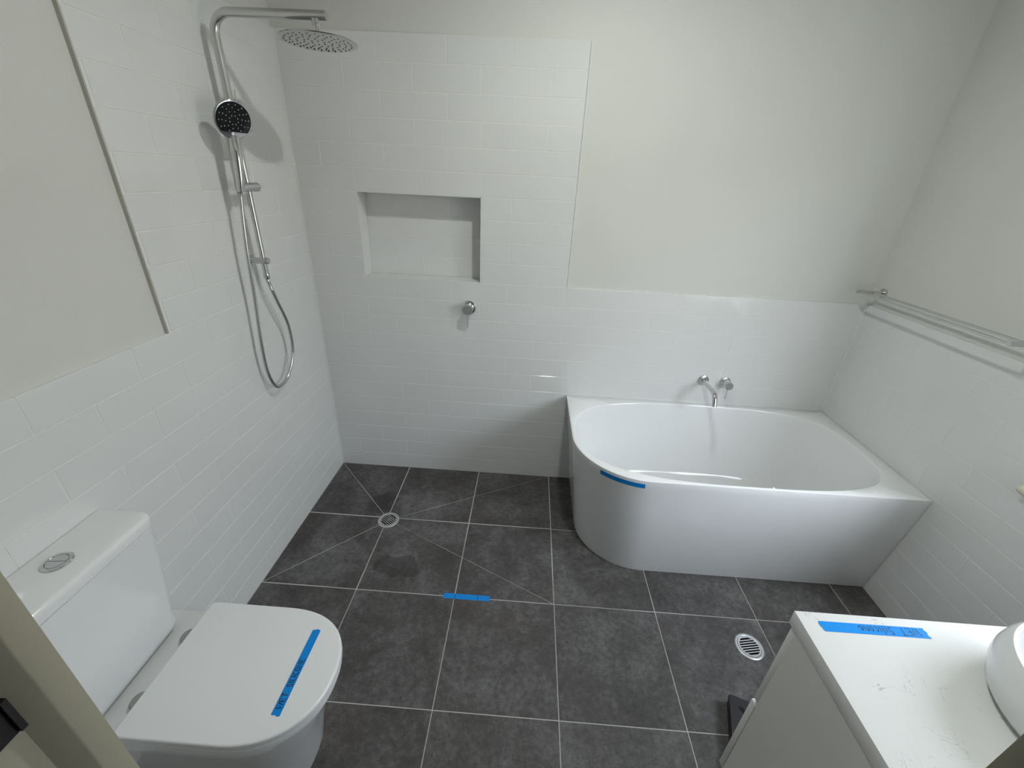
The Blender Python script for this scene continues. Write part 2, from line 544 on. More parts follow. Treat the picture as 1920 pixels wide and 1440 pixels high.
# edge strips where the tiling ends
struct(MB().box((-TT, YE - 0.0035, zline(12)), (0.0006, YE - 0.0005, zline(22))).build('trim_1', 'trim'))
struct(MB().box((XE + 0.0002, 0.0, zline(12)), (XE + 0.003, TT, zline(22))).build('trim_2', 'silicone'))
# silicone beads in the inner corners
sb = MB()
def bead(p, d, r=0.004):
    sb.tube([p, d], r, 6)
bead((0.001, -0.001, 0.01), (0.001, -0.001, zline(22))); bead((W - 0.001, -0.001, 0.6), (W - 0.001, -0.001, zline(12)))
struct(sb.build('trim_3', 'silicone'))

# ------------------------------------------------------------------ floor tiles
AXX = [0.0, 0.4415, 0.8945, 1.3474, 1.8004, 2.2534, 2.7063, W]
RYY = [0.0, -0.4557, -0.9087, -1.3616, -1.8146, -DEPTH]
DR1, DR2 = (0.452, -0.474), (2.163, -1.034)
def clip(poly, p, nrm, off=0.0):
    """keep the side where (q-p).n >= off"""
    out = []
    d = [(q[0] - p[0]) * nrm[0] + (q[1] - p[1]) * nrm[1] - off for q in poly]
    for i in range(len(poly)):
        j = (i + 1) % len(poly)
        if d[i] >= 0:
            out.append(poly[i])
        if d[i] * d[j] < 0:
            t = d[i] / (d[i] - d[j])
            out.append((poly[i][0] + t * (poly[j][0] - poly[i][0]), poly[i][1] + t * (poly[j][1] - poly[i][1])))
    return out
def inset(poly, d):
    n = len(poly)
    A = sum(poly[i][0] * poly[(i + 1) % n][1] - poly[(i + 1) % n][0] * poly[i][1] for i in range(n))
    s = 1 if A > 0 else -1
    out = list(poly)
    for i in range(n):
        a, b = poly[i], poly[(i + 1) % n]
        ex, ey = b[0] - a[0], b[1] - a[1]
        L = math.hypot(ex, ey)
        if L < 1e-6:
            continue
        out = clip(out, a, (-ey / L * s, ex / L * s), d)
        if len(out) < 3:
            return []
    return out
def seg_cuts(poly, cuts):
    pcs = [poly]
    for a, b in cuts:
        L = math.hypot(b[0] - a[0], b[1] - a[1])
        nrm = (-(b[1] - a[1]) / L, (b[0] - a[0]) / L)
        nxt = []
        for q in pcs:
            # only where the cut really runs through this piece
            cx = sum(p[0] for p in q) / len(q); cy = sum(p[1] for p in q) / len(q)
            t = ((cx - a[0]) * (b[0] - a[0]) + (cy - a[1]) * (b[1] - a[1])) / L / L
            if t < 0.0 or t > 1.02:
                nxt.append(q); continue
            A = clip(q, a, nrm); B = clip(q, a, (-nrm[0], -nrm[1]))
            ok = [z for z in (A, B) if len(z) >= 3 and abs(sum(z[i][0] * z[(i + 1) % len(z)][1] - z[(i + 1) % len(z)][0] * z[i][1] for i in range(len(z)))) > 2e-4]
            nxt += ok if len(ok) == 2 else [q]
        pcs = nxt
    return pcs
corner_cuts = [(DR1, c) for c in ((0, 0), (AXX[3], 0), (0, RYY[2]), (AXX[3], RYY[2]))]
tid = 0
for j in range(5):
    for i in range(7):
        tid += 1
        q = [(AXX[i], RYY[j + 1]), (AXX[i + 1], RYY[j + 1]), (AXX[i + 1], RYY[j]), (AXX[i], RYY[j])]
        q = inset(q, 0.0017)
        pcs = seg_cuts(q, corner_cuts) if (i < 3 and j < 2) else [q]
        for pc in pcs:
            if len(pcs) > 1:
                # diagonal saw cuts are thin: pull only the cut sides back
                pc = inset(pc, 0.0012)
            top = inset(pc, 0.0009)
            if len(top) != len(pc):
                top = pc
            n = len(pc)
            v = [(x, y, -0.012) for x, y in pc] + [(x, y, -0.0009) for x, y in pc] + [(x, y, 0) for x, y in top]
            f = [tuple(range(2 * n, 3 * n)), tuple(reversed(range(n)))]
            for k in (0, n):
                for a in range(n):
                    b = (a + 1) % n
                    f.append((k + a, k + b, k + b + n, k + a + n))
            me = bpy.data.meshes.new('floor_tile')
            me.from_pydata(v, [], f)
            o = link('tile', me, 'floor_tile', floor)
            o.pass_index = tid

# ------------------------------------------------------------------ door frame and window
dj = struct(empty('door_1', (0, 0, 0))); dj['_w'] = (0, 0, 0)
def prism(mb, pts, z0, z1):
    n = len(pts)
    v = [(x, y, z0) for x, y in pts] + [(x, y, z1) for x, y in pts]
    f = [tuple(reversed(range(n))), tuple(range(n, 2 * n))] + [(i, (i + 1) % n, (i + 1) % n + n, i + n) for i in range(n)]
    return mb.add(v, f)
prof = [(0.757 - 0.02, -2.092), (0.757, -2.092), (0.757, -2.012), (0.771, -1.999), (0.772, -1.997), (0.772, -1.978), (0.737, -1.978)]
prism(MB(), prof, 0, DTOP).build('jamb', 'jamb', dj)
prism(MB(), [(1.147 * 2 - x + 0.036, y) for x, y in prof], 0, DTOP).build('jamb', 'jamb', dj)
MB().box((0.737, -2.092, DTOP), (1.594, -1.978, DTOP + 0.02)).build('door_head', 'jamb', dj)
st = MB().box((0.7568, -2.062, 1.297), (0.7585, -2.0115, 1.37)).box((0.7568, -2.0150, 1.299), (0.7625, -2.0105, 1.337))
st.build('strike_plate', 'rubber', dj)
for xa, xb in ((0.66, 0.738), (1.593, 1.67)):
    MB().box((xa, -1.9775, 0), (xb, -1.962, DTOP + 0.075)).build('architrave', 'jamb', dj)
MB().box((0.66, -1.9775, DTOP + 0.02), (1.67, -1.962, DTOP + 0.095)).build('architrave', 'jamb', dj)

win = struct(empty('window_1', (W, 0, 0))); win['_w'] = (W, 0, 0)
fr = MB()
xf0, xf1 = W + 0.05, W + 0.075
for a, b in (((xf0, y0, z0), (xf1, y0 + 0.03, z1)), ((xf0, y1 - 0.03, z0), (xf1, y1, z1)), ((xf0, y0, z0), (xf1, y1, z0 + 0.04)), ((xf0, y0, z1 - 0.03), (xf1, y1, z1))):
    fr.box(a, b)
fr.build('window_frame', 'sill', win)
MB().box((W + 0.060, y0 + 0.03, z0 + 0.04), (W + 0.064, y1 - 0.03, z1 - 0.03)).build('pane', 'glass', win)
# sill board with a rounded nosing that projects past the tiles
sl = MB()
nose = [(W + 0.05, z0 - 0.001), (W - 0.022, z0 - 0.004)] + [(W - 0.022 - 0.019 * math.cos(a), z0 - 0.023 + 0.019 * math.sin(a)) for a in [PI / 2 - i * PI / 8 for i in range(1, 8)]] + [(W - 0.022, z0 - 0.042), (W + 0.05, z0 - 0.042)]
rings = []
for yy, s in ((y1 + 0.125, 0.72), (y1 + 0.122, 0.9), (y1 + 0.115, 1.0), (-DEPTH + 0.001, 1.0)):
    rings.append([(W + 0.05 + (x - W - 0.05) * (0.97 + 0.03 * s), yy, z0 - 0.022 + (z - z0 + 0.022) * s) for x, z in nose])
sl.loft(rings, True, True, True)
sl.build('window_sill', 'sill', win)
for a, b in ((y1, y1 + 0.07), (-DEPTH + 0.001, y0)):
    MB().box((W - 0.006, a, z0), (W + 0.05, b, z1 + 0.07)).build('architrave', 'sill', win)
MB().box((W - 0.006, y0, z1), (W + 0.05, y1, z1 + 0.07)).build('architrave', 'sill', win)

# ------------------------------------------------------------------ bathtub
BX, BY = 2.117, -0.381
BZ = 0.598
XR, YB = W - 0.0015, -0.0015
def rr_outline(theta, left, front, rad):
    """distance from (BX, BY) to a rectangle whose front left corner is rounded"""
    c, s = math.cos(theta), math.sin(theta)
    t = 1e9
    if c > 1e-9: t = min(t, (XR - BX) / c)
    if c < -1e-9: t = min(t, (left - BX) / c)
    if s > 1e-9: t = min(t, (YB - BY) / s)
    if s < -1e-9: t = min(t, (front - BY) / s)
    x, y = BX + t * c, BY + t * s
    cx, cy = left + rad, front + rad
    if x < cx and y < cy:
        dx, dy = BX - cx, BY - cy
        bq = dx * c + dy * s
        cq = dx * dx + dy * dy - rad * rad
        t = -bq + math.sqrt(max(bq * bq - cq, 0))
    return BX + t * c, BY + t * s
def inner_r(theta, sx=1.0, sy=1.0):
    c, s = math.cos(theta), math.sin(theta)
    n = 2.75 if c < 0 else 3.4
    a, b = 0.696 * sx, 0.357 * sy
    t = (abs(c / a) ** n + abs(s / b) ** n) ** (-1 / n)
    return t
angs = sorted(set([round(2 * PI * i / 160, 6) for i in range(160)] + [round(a % (2 * PI), 6) for a in (
    math.atan2(YB - BY, 1.403 - BX), math.atan2(YB - BY, XR - BX), math.atan2(-0.750 - BY, XR - BX))]))
def bath_outer(th, z):
    f = max(0.0, min(1.0, z / BZ))
    x, y = rr_outline(th, 1.403, -0.750, 0.325)
    xb = XR + (x - XR) * (XR - 1.478) / (XR - 1.403)
    yb = YB + (y - YB) * (YB + 0.687) / (YB + 0.750)
    return (xb + (x - xb) * f, yb + (y - yb) * f)
rings = []
for z in (0.001, 0.15, 0.3, 0.45, 0.56, BZ - 0.004):
    rings.append([(*bath_outer(t, z), z) for t in angs])
def shrink(t, d):
    x, y = bath_outer(t, BZ)
    L = math.hypot(x - BX, y - BY)
    return (BX + (x - BX) * (1 - d / L), BY + (y - BY) * (1 - d / L))
rings.append([(*shrink(t, 0.0012), BZ - 0.001) for t in angs])
rings.append([(*shrink(t, 0.004), BZ) for t in angs])
def inn(t, sx, sy, z, ox=0.0):
    r = inner_r(t, sx, sy)
    return (BX + ox + r * math.cos(t), BY + r * math.sin(t), z)
for sx, sy, z in ((1.0, 1.0, BZ), (0.997, 0.995, BZ - 0.0015), (0.994, 0.990, BZ - 0.006), (0.985, 0.977, 0.56), (0.955, 0.945, 0.46), (0.915, 0.90, 0.34), (0.868, 0.845, 0.235),
                  (0.835, 0.80, 0.185), (0.79, 0.745, 0.160), (0.72, 0.66, 0.149), (0.45, 0.4, 0.145), (0.1, 0.1, 0.143)):
    rings.append([inn(t, sx, sy, z) for t in angs])
bt = root('bathtub', (2.12, -0.38, 0), 'white back-to-wall bathtub with one rounded end in the tiled corner', 'bathtub')
bm_ = MB().loft(rings, True, True, True)
shell = bm_.build('shell', 'acrylic', bt)
MB().lathe([(0.0, 0.0), (0.034, 0.0), (0.034, 0.004), (0.03, 0.006), (0.0, 0.008)], at(2.117, -0.381, 0.1425), 28).build('waste_plug', 'chrome', bt)

# ------------------------------------------------------------------ taps
FL = [(0.0, 0.0), (0.029, 0.0), (0.0295, 0.003), (0.029, 0.007), (0.027, 0.0085), (0.0, 0.0085)]
sp = root('bath_spout', (2.157, 0, 0.749), 'curved chrome wall spout pouring over the bathtub', 'spout')
MB().lathe([(r * 0.98, z) for r, z in FL], at(2.157, 0.0, 0.749, AX_NY), 36).build('flange', 'chrome', sp)
path = [(2.157, 0.0, 0.749), (2.157, -0.05, 0.749), (2.157, -0.10, 0.749), (2.157, -0.14, 0.749)]
path += [(2.157, -0.14 - 0.055 * math.sin(a), 0.694 + 0.055 * math.cos(a)) for a in [i * (1.25 / 10) for i in range(1, 11)]]
e = Vector(path[-1]); d = (Vector(path[-1]) - Vector(path[-2])).normalized()
path += [tuple(e + d * 0.012), tuple(e + d * 0.026)]
MB().tube(path, 0.0125, 20).build('tube', 'chrome', sp)

def mixer(name, x, z, label, s, lever_dx, body_col='chrome'):
    o = root(name, (x, 0, z), label, 'tap')
    MB().lathe([(r * s, q) for r, q in FL], at(x, 0, z, AX_NY), 36).build('flange', body_col, o)
    MB().lathe([(0.0, 0.0), (0.0215 * s, 0.0), (0.0215 * s, 0.028), (0.0205 * s, 0.029), (0.0205 * s, 0.0305), (0.0218 * s, 0.0315), (0.0218 * s, 0.055), (0.0205 * s, 0.0568), (0.0, 0.057)], at(x, -0.006, z, AX_NY), 36).build('body', body_col, o)
    MB().tube([(x, -0.048, z - 0.015 * s), (x + lever_dx, -0.052, z - 0.078 * s)], 0.0026, 10).build('lever', body_col, o)
    return o
mixer('shower_mixer', 0.831, 1.091, 'round chrome shower mixer with pin lever below the tiled niche', 1.24, 0.0, 'chrome_soft')
mixer('bath_mixer', 2.279, 0.745, 'round chrome mixer with pin lever beside the bath spout', 1.02, 0.0)

# ------------------------------------------------------------------ shower column with overhead rose
RX, RY = 0.055, -0.476
sc = root('shower_rail', (RX, RY, 1.31), 'chrome shower rail with overhead arm and round rain head', 'shower')
RB = 0.062
ARMZ = 2.163
path = [(RX, RY, 1.86), (RX, RY, 1.95), (RX, RY, 2.03), (RX, RY, ARMZ - RB)]
path += [(RX + RB - RB * math.cos(a), RY, ARMZ - RB + RB * math.sin(a)) for a in [i * PI / 2 / 12 for i in range(1, 13)]]
path += [(0.22, RY, ARMZ), (0.33, RY, ARMZ), (0.438, RY, ARMZ)]
MB().tube(path, 0.0135, 20).build('overhead_arm', 'chrome_soft', sc)
MB().tube([(RX, RY, 1.322), (RX, RY, 1.6), (RX, RY, 1.90)], 0.0105, 18).build('slide_bar', 'chrome', sc)
# wall brackets
for zz in (1.372, 1.872):
    b_ = MB().lathe([(0.0, 0), (0.020, 0), (0.020, 0.006), (0.0185, 0.008), (0.0, 0.008)], at(0.0, RY, zz, AX_X), 28)
    b_.lathe([(0.0, 0.004), (0.0125, 0.004), (0.0125, 0.076), (0.0115, 0.0775), (0.0, 0.0778)], at(0.0, RY, zz, AX_X), 28)
    b_.build('wall_bracket', 'chrome_soft', sc)
# diverter with a pin lever
dv = MB().lathe([(0.0, 0.0), (0.0165, 0.0), (0.0175, 0.002), (0.0175, 0.035), (0.016, 0.037), (0.0, 0.037)], at(RX, RY + 0.008, 1.905, AX_Y), 28).build('diverter', 'chrome_soft', sc)
MB().tube([(RX, RY + 0.036, 1.912), (RX + 0.004, RY + 0.036, 1.958)], 0.0022, 10).build('pin', 'chrome_soft', dv)
# slider that holds the hand shower
sd = MB().lathe([(0.0, -0.062), (0.0145, -0.062), (0.0155, -0.06), (0.0155, 0.028), (0.0165, 0.03), (0.0165, 0.044), (0.0150, 0.0455), (0.0, 0.0455)], at(RX + 0.008, RY, 1.645, AX_Y), 28)
sd.build('slider', 'chrome_soft', sc)
MB().lathe([(0.0, 0.0), (0.0105, 0.0), (0.0125, 0.003), (0.0125, 0.02), (0.011, 0.024), (0.0, 0.024)], at(RX, RY, 1.300), 20).build('hose_nut', 'chrome', sc)
# rain head
hx = 0.401
MB().lathe([(0.0, 0), (0.0105, 0), (0.0105, 0.034), (0.0135, 0.034), (0.0135, 0.05), (0.0, 0.05)], at(hx, RY, 2.103), 24).build('head_connector', 'chrome', sc)
hd = MB().lathe([(0.0, 0.0), (0.118, 0.0), (0.1235, 0.0012), (0.125, 0.003), (0.1235, 0.0048), (0.10, 0.0065), (0.05, 0.0095), (0.02, 0.012), (0.0, 0.0125)], at(hx, RY, 2.092), 64).build('rain_head', 'chrome', sc)
nz = MB()
for ri, cnt in ((0.022, 6), (0.044, 12), (0.066, 18), (0.086, 22), (0.104, 28)):
    for k in range(cnt):
        a = 2 * PI * k / cnt + ri * 40
        nz.lathe([(0.0026, 0), (0.0030, 0.0012)], at(hx + ri * math.cos(a), RY + ri * math.sin(a), 2.0912), 8, False, True, False)
no = nz.build('nozzles', 'rubber', hd)
no['kind'] = 'stuff'

# hand shower in the slider, with its hose
hs = root('hand_shower', (0.085, -0.53, 1.64), 'chrome hand shower with round black face and metal hose in the rail slider', 'shower head')
hc = Vector((0.108, -0.560, 1.855))       # centre of the face
hn = Vector((0.74, -0.50, -0.30)).normalized()    # face normal, towards the room
hu = Vector((-0.02, 0.02, 1)); hu = (hu - hn * hu.dot(hn)).normalized()
hr = hu.cross(hn).normalized()
HM = Matrix((( hr.x, hu.x, hn.x, hc.x), (hr.y, hu.y, hn.y, hc.y), (hr.z, hu.z, hn.z, hc.z), (0, 0, 0, 1)))
HR = 0.061
MB().lathe([(0.0, -0.022), (0.03, -0.021), (0.050, -0.016), (0.058, -0.009), (HR, -0.003), (HR, 0.001), (HR - 0.002, 0.003), (HR - 0.005, 0.0035)], HM, 48, True, True, True).build('head_body', 'chrome', hs)
# dark faceplate with straight bottom edge, chrome crescent below it
fp = [(0.055 * math.cos(a), 0.055 * math.sin(a)) for a in [math.radians(-42) + i * math.radians(264) / 40 for i in range(41)]]
v = [HM @ Vector((x, y, 0.0036)) for x, y in fp] + [HM @ Vector((x, y, 0.0046)) for x, y in fp]
n = len(fp)
fpo = MB().add(v, [tuple(range(n, 2 * n))] + [(i, (i + 1) % n, (i + 1) % n + n, i + n) for i in range(n)]).build('faceplate', 'face_black', hs)
nz = MB()
for ri, cnt in ((0.014, 8), (0.026, 10), (0.037, 12), (0.047, 14)):
    for k in range(cnt):
        a = 2 * PI * k / cnt + ri * 30
        y = ri * math.sin(a)
        if y < -0.034:
            continue
        nz.lathe([(0.0015, 0), (0.0013, 0.0012)], HM @ at(ri * math.cos(a), y, 0.0045), 8, False)
no = nz.build('nozzles', 'nozzle_white', fpo)
no['kind'] = 'stuff'
top = hc - hn * 0.010 - hu * 0.056
bot = Vector((0.078, -0.556, 1.632))
hp = [top + (bot - top) * t + Vector((0.006, -0.004, 0)) * math.sin(PI * t) for t in [i / 10 for i in range(11)]]
MB().tube(hp, [0.0185, 0.0186, 0.0188, 0.0180, 0.0174, 0.0168, 0.0162, 0.0156, 0.0150, 0.0144, 0.0136], 20).build('handle', 'chrome', hs)
hose_pts = [(0.076, -0.557, 1.634), (0.072, -0.560, 1.60), (0.062, -0.575, 1.426), (0.052, -0.579, 1.242), (0.045, -0.592, 1.063), (0.04, -0.590, 0.941), (0.038, -0.566, 0.858),
            (0.038, -0.527, 0.823), (0.040, -0.452, 0.839), (0.046, -0.388, 0.935), (0.052, -0.390, 1.068), (0.055, -0.440, 1.194), (0.055, -0.466, 1.262), (RX, RY, 1.300)]
def catmull(P, k=10):
    P = [Vector(p) for p in P]
    out = []
    for i in range(len(P) - 1):
        p0, p1, p2, p3 = P[max(i - 1, 0)], P[i], P[i + 1], P[min(i + 2, len(P) - 1)]
        for j in range(k):
            t = j / k
            out.append(0.5 * ((2 * p1) + (p2 - p0) * t + (2 * p0 - 5 * p1 + 4 * p2 - p3) * t * t + (3 * p1 - p0 - 3 * p2 + p3) * t ** 3))
    out.append(P[-1])
    return out
hp = catmull(hose_pts, 24)
# spiral-wound metal hose: fine ribs along its length
rr = [0.0072 + 0.00045 * (1 if k % 2 else -1) for k in range(len(hp))]
MB().tube(hp, rr, 10).build('hose', 'chrome_soft', hs)

# ------------------------------------------------------------------ floor drains
def bore(x, y, r):
    """cut a round hole through the floor tiles and bed under a drain"""
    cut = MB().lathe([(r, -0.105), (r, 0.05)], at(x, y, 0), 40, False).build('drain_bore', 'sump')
    for o in [floor] + [c for c in floor.children if c.name.startswith('tile')]:
        xs = [v.co.x for v in o.data.vertices]; ys = [v.co.y for v in o.data.vertices]
        if min(xs) > x + r or max(xs) < x - r or min(ys) > y + r or max(ys) < y - r:
            continue
        m = o.modifiers.new('bore', 'BOOLEAN')
        m.operation = 'DIFFERENCE'; m.solver = 'EXACT'; m.object = cut
        bpy.context.view_layer.update()
        me = bpy.data.meshes.new_from_object(o.evaluated_get(bpy.context.evaluated_depsgraph_get()))
        o.modifiers.clear()
        if len(me.polygons):
            o.data = me
    bpy.data.objects.remove(cut)
def drain(name, x, y, label, ang):
    o = root(name, (x, y, 0), label, 'drain', None)
    MB().lathe([(0.046, -0.002), (0.046, 0.0012), (0.0475, 0.002), (0.055, 0.0016), (0.0565, 0.0004), (0.0565, -0.002)], at(x, y, 0), 48, False, False, False).build('frame', 'steel', o)
    bore(x, y, 0.0470)
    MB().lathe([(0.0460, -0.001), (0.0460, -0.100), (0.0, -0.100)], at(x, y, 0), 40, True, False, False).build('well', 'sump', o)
    MB().lathe([(0.0385, 0.0004), (0.0385, 0.0016), (0.0445, 0.0016), (0.0445, 0.0004)], at(x, y, 0), 48, False, False, False).build('grate_ring', 'steel', o)
    c, s = math.cos(ang), math.sin(ang)
    for k in range(-4, 5):
        if k in (-4, 4):
            # solid segments beyond the outermost slots
            off0 = 0.0350; sg = 1 if k > 0 else -1
            pts = []
            for i in range(9):
                a = math.acos(off0 / 0.0395) * (1 - 2 * i / 8)
                pts.append((0.0395 * math.sin(a), sg * 0.0395 * math.cos(a)))
            n = len(pts)
            w = [(x + c * p - s * q, y + s * p + c * q) for p, q in pts]
            prism(MB(), w, 0.0004, 0.0016).build('grate_bar', 'steel', o)
            continue
    for k in range(6):
        q = -0.025 + k * 0.010
        hl = math.sqrt(0.0400 ** 2 - q * q)
        hw_ = 0.0019
        w = [(x + c * p - s * r_, y + s * p + c * r_) for p, r_ in ((-hl, q - hw_), (hl, q - hw_), (hl, q + hw_), (-hl, q + hw_))]
        prism(MB(), w, 0.0004, 0.0016).build('grate_bar', 'steel', o)
    # short end webs close every slot before the ring
    return o
drain('floor_drain', DR1[0], DR1[1], 'round slotted floor drain below the shower, where diagonal cuts meet', math.radians(-35))
drain('floor_drain', DR2[0], DR2[1], 'round slotted floor drain between the bathtub and the vanity', math.radians(10))

# ------------------------------------------------------------------ toilet
TY = -1.508
tl = root('toilet', (0.0, TY, 0.0), 'white close-coupled toilet with closed lid and tall cistern', 'toilet')
def dshape(xb, xf, hw_, xs, nexp, n=36, cy=TY, rb=0.02):
    """D outline seen from above: straight back at xb, sides +-hw, rounded front reaching xf"""
    pts = []
    m = 8
    for i in range(m + 1):                      # back left (towards +y)... rounded back corner
        a = PI / 2 + (PI / 2) * i / m
        pts.append((xb + rb + rb * math.cos(PI - (a - PI / 2) + 0) if False else xb + rb - rb * math.sin(PI / 2 * i / m), cy + hw_ - rb + rb * math.cos(PI / 2 * i / m)))
    for i in range(m + 1):
        pts.append((xb + rb - rb * math.cos(PI / 2 * i / m), cy - hw_ + rb - rb * math.sin(PI / 2 * i / m)))
    for i in range(n + 1):
        a = -PI / 2 + PI * i / n
        c, s = math.cos(a), math.sin(a)
        x = xs + (xf - xs) * (abs(c) ** (2 / nexp))
        y = cy + hw_ * math.copysign(abs(s) ** (2 / nexp), s)
        pts.append((x, y))
    return pts
def zring(pts, z):
    return [(x, y, z) for x, y in pts]
def scaled(pts, s, c):
    return [(c[0] + (x - c[0]) * s, c[1] + (y - c[1]) * s) for x, y in pts]
pan_rings = [zring(dshape(0.002, 0.548, 0.148, 0.34, 2.5, rb=0.01), 0.0), zring(dshape(0.002, 0.552, 0.150, 0.34, 2.5, rb=0.01), 0.02), zring(dshape(0.002, 0.575, 0.158, 0.37, 2.5, rb=0.01), 0.15),
             zring(dshape(0.002, 0.61, 0.168, 0.40, 2.45, rb=0.01), 0.28), zring(dshape(0.002, 0.642, 0.175, 0.43, 2.4, rb=0.01), 0.37), zring(dshape(0.002, 0.650, 0.178, 0.44, 2.4, rb=0.01), 0.402),
             zring(dshape(0.004, 0.648, 0.1765, 0.44, 2.4, rb=0.01), 0.4055), zring(dshape(0.008, 0.643, 0.172, 0.44, 2.4, rb=0.01), 0.4068)]
MB().loft(pan_rings).build('pan', 'ceramic', tl)
c0 = (0.43, TY)
def slabD(z0, z1, xf, hw_, r, name, mat, xb=0.193, ne=2.3, par=None):
    base = dshape(xb, xf, hw_, 0.445, ne, rb=0.012)
    R = [zring(scaled(base, 1 - r / 0.24 * 0.9, c0), z0), zring(base, z0 + r * 0.6)]
    R += [zring(base, z1 - r)]
    for i in range(1, 5):
        a = PI / 2 * i / 4
        R.append(zring(scaled(base, 1 - r * (1 - math.cos(a)) / 0.22, c0), z1 - r + r * math.sin(a)))
    return MB().loft(R).build(name, mat, par or tl)
slabD(0.4085, 0.4275, 0.668, 0.181, 0.004, 'seat', 'seat')
slabD(0.4305, 0.455, 0.672, 0.183, 0.006, 'lid', 'seat')
for yy in (TY + 0.088, TY - 0.088):
    h_ = MB().lathe([(0.0, 0), (0.024, 0), (0.024, 0.016), (0.021, 0.0195), (0.0, 0.020)], at(0.178, yy, 0.4062), 24)
    h_.build('hinge', 'hinge', tl)
# cistern, tapering towards its foot
CY = -1.522
def rrect(x1, hw_, r, n=8, x0=0.002):
    pts = []
    for cx, cy, a0 in ((x1 - r, CY + hw_ - r, 0), ):
        pass
    for i in range(n + 1):
        a = -PI / 2 + PI / 2 * i / n
        pts.append((x1 - r + r * math.cos(a), CY - hw_ + r + r * math.sin(a)))
    for i in range(n + 1):
        a = PI / 2 * i / n
        pts.append((x1 - r + r * math.cos(a), CY + hw_ - r + r * math.sin(a)))
    pts += [(x0, CY + hw_), (x0, CY - hw_)]
    return pts
cis = MB().loft([zring(rrect(0.088, 0.125, 0.02), 0.4065), zring(rrect(0.103, 0.140, 0.025), 0.411), zring(rrect(0.112, 0.148, 0.028), 0.42), zring(rrect(0.116, 0.151, 0.03), 0.44),
                 zring(rrect(0.128, 0.158, 0.03), 0.56), zring(rrect(0.140, 0.167, 0.03), 0.70), zring(rrect(0.150, 0.1765, 0.032), 0.8135), zring(rrect(0.149, 0.1755, 0.032), 0.8142)])
cis.build('cistern', 'ceramic', tl)
cl = MB().loft([zring(rrect(0.141, 0.168, 0.028), 0.8142), zring(rrect(0.141, 0.168, 0.028), 0.8168), zring(rrect(0.1495, 0.176, 0.032), 0.8168), zring(rrect(0.1505, 0.177, 0.032), 0.8176), zring(rrect(0.151, 0.178, 0.033), 0.838), zring(rrect(0.1495, 0.1765, 0.032), 0.8435), zring(rrect(0.146, 0.173, 0.03), 0.8475), zring(rrect(0.140, 0.168, 0.028), 0.850)])
cl.build('cistern_lid', 'ceramic', tl)
fb = MB().lathe([(0.0, 0.0), (0.030, 0.0), (0.030, 0.0025), (0.028, 0.0045), (0.0222, 0.005), (0.0215, 0.004), (0.0215, 0.002), (0.0, 0.002)], at(0.068, -1.526, 0.8498), 40, True, True, False).build('flush_plate', 'chrome', tl)
for sg in (1, -1):
    pts = []
    for i in range(17):
        a = math.asin(min(1, 0.0006 / 0.0205)) + (PI - 2 * math.asin(0.0006 / 0.0205)) * i / 16
        p = (0.0205 * math.cos(a), sg * 0.0205 * math.sin(a))
        ca, sa = math.cos(math.radians(8)), math.sin(math.radians(8))
        pts.append((0.068 + ca * p[0] - sa * p[1], -1.526 + sa * p[0] + ca * p[1]))
    prism(MB(), pts, 0.8515, 0.8544).build('button', 'chrome_soft', fb)

# ------------------------------------------------------------------ vanity, benchtop, basin
VX, VY = 1.790, -1.530
va = root('vanity_cabinet', (2.33, -1.75, 0.22), 'white wall-hung vanity cabinet with drawers under the veined benchtop', 'cabinet')
MB().box((VX, -1.979, 0.20), (W - 0.002, VY - 0.018, 0.8293)).build('carcass', 'cabinet', va)
for i, (xa, xb) in enumerate(((VX, 2.328), (2.332, W - 0.004))):
    b_ = bevelled(MB(), (xa + 0.001, VY - 0.017, 0.545), (xb, VY, 0.826), 0.0015, 2); b_.build('drawer_front', 'cabinet', va)
    b_ = bevelled(MB(), (xa + 0.001, VY - 0.0145, 0.205), (xb, VY + 0.0045, 0.532), 0.0015, 2); b_.build('drawer_front', 'cabinet', va)
bn = bevelled(MB(), (VX - 0.0003, -1.9785, 0.8295), (W - 0.001, -1.520, 0.8695), 0.0008, 2).build('benchtop', 'quartz')
tag(bn, 'white quartz benchtop with fine grey veins on the vanity cabinet', 'benchtop')

bs = root('basin', (2.214, -1.746, 0.87), 'round white vessel basin standing on the veined benchtop', 'basin')
prof_b = [(0.0, 0.0), (0.150, 0.0), (0.155, 0.002), (0.168, 0.02), (0.176, 0.05), (0.177, 0.07), (0.173, 0.092), (0.166, 0.106), (0.1635, 0.1095), (0.160, 0.110), (0.157, 0.1085), (0.1565, 0.105), (0.160, 0.08), (0.155, 0.05), (0.135, 0.022), (0.09, 0.012), (0.03, 0.008), (0.0, 0.008)]
MB().lathe(prof_b, at(2.214, -1.746, 0.8696), 72).build('bowl', 'ceramic', bs)
MB().lathe([(0.0, 0.0), (0.03, 0.0), (0.031, 0.002), (0.028, 0.0045), (0.0, 0.006)], at(2.214, -1.746, 0.8775), 28).build('waste', 'chrome', bs)

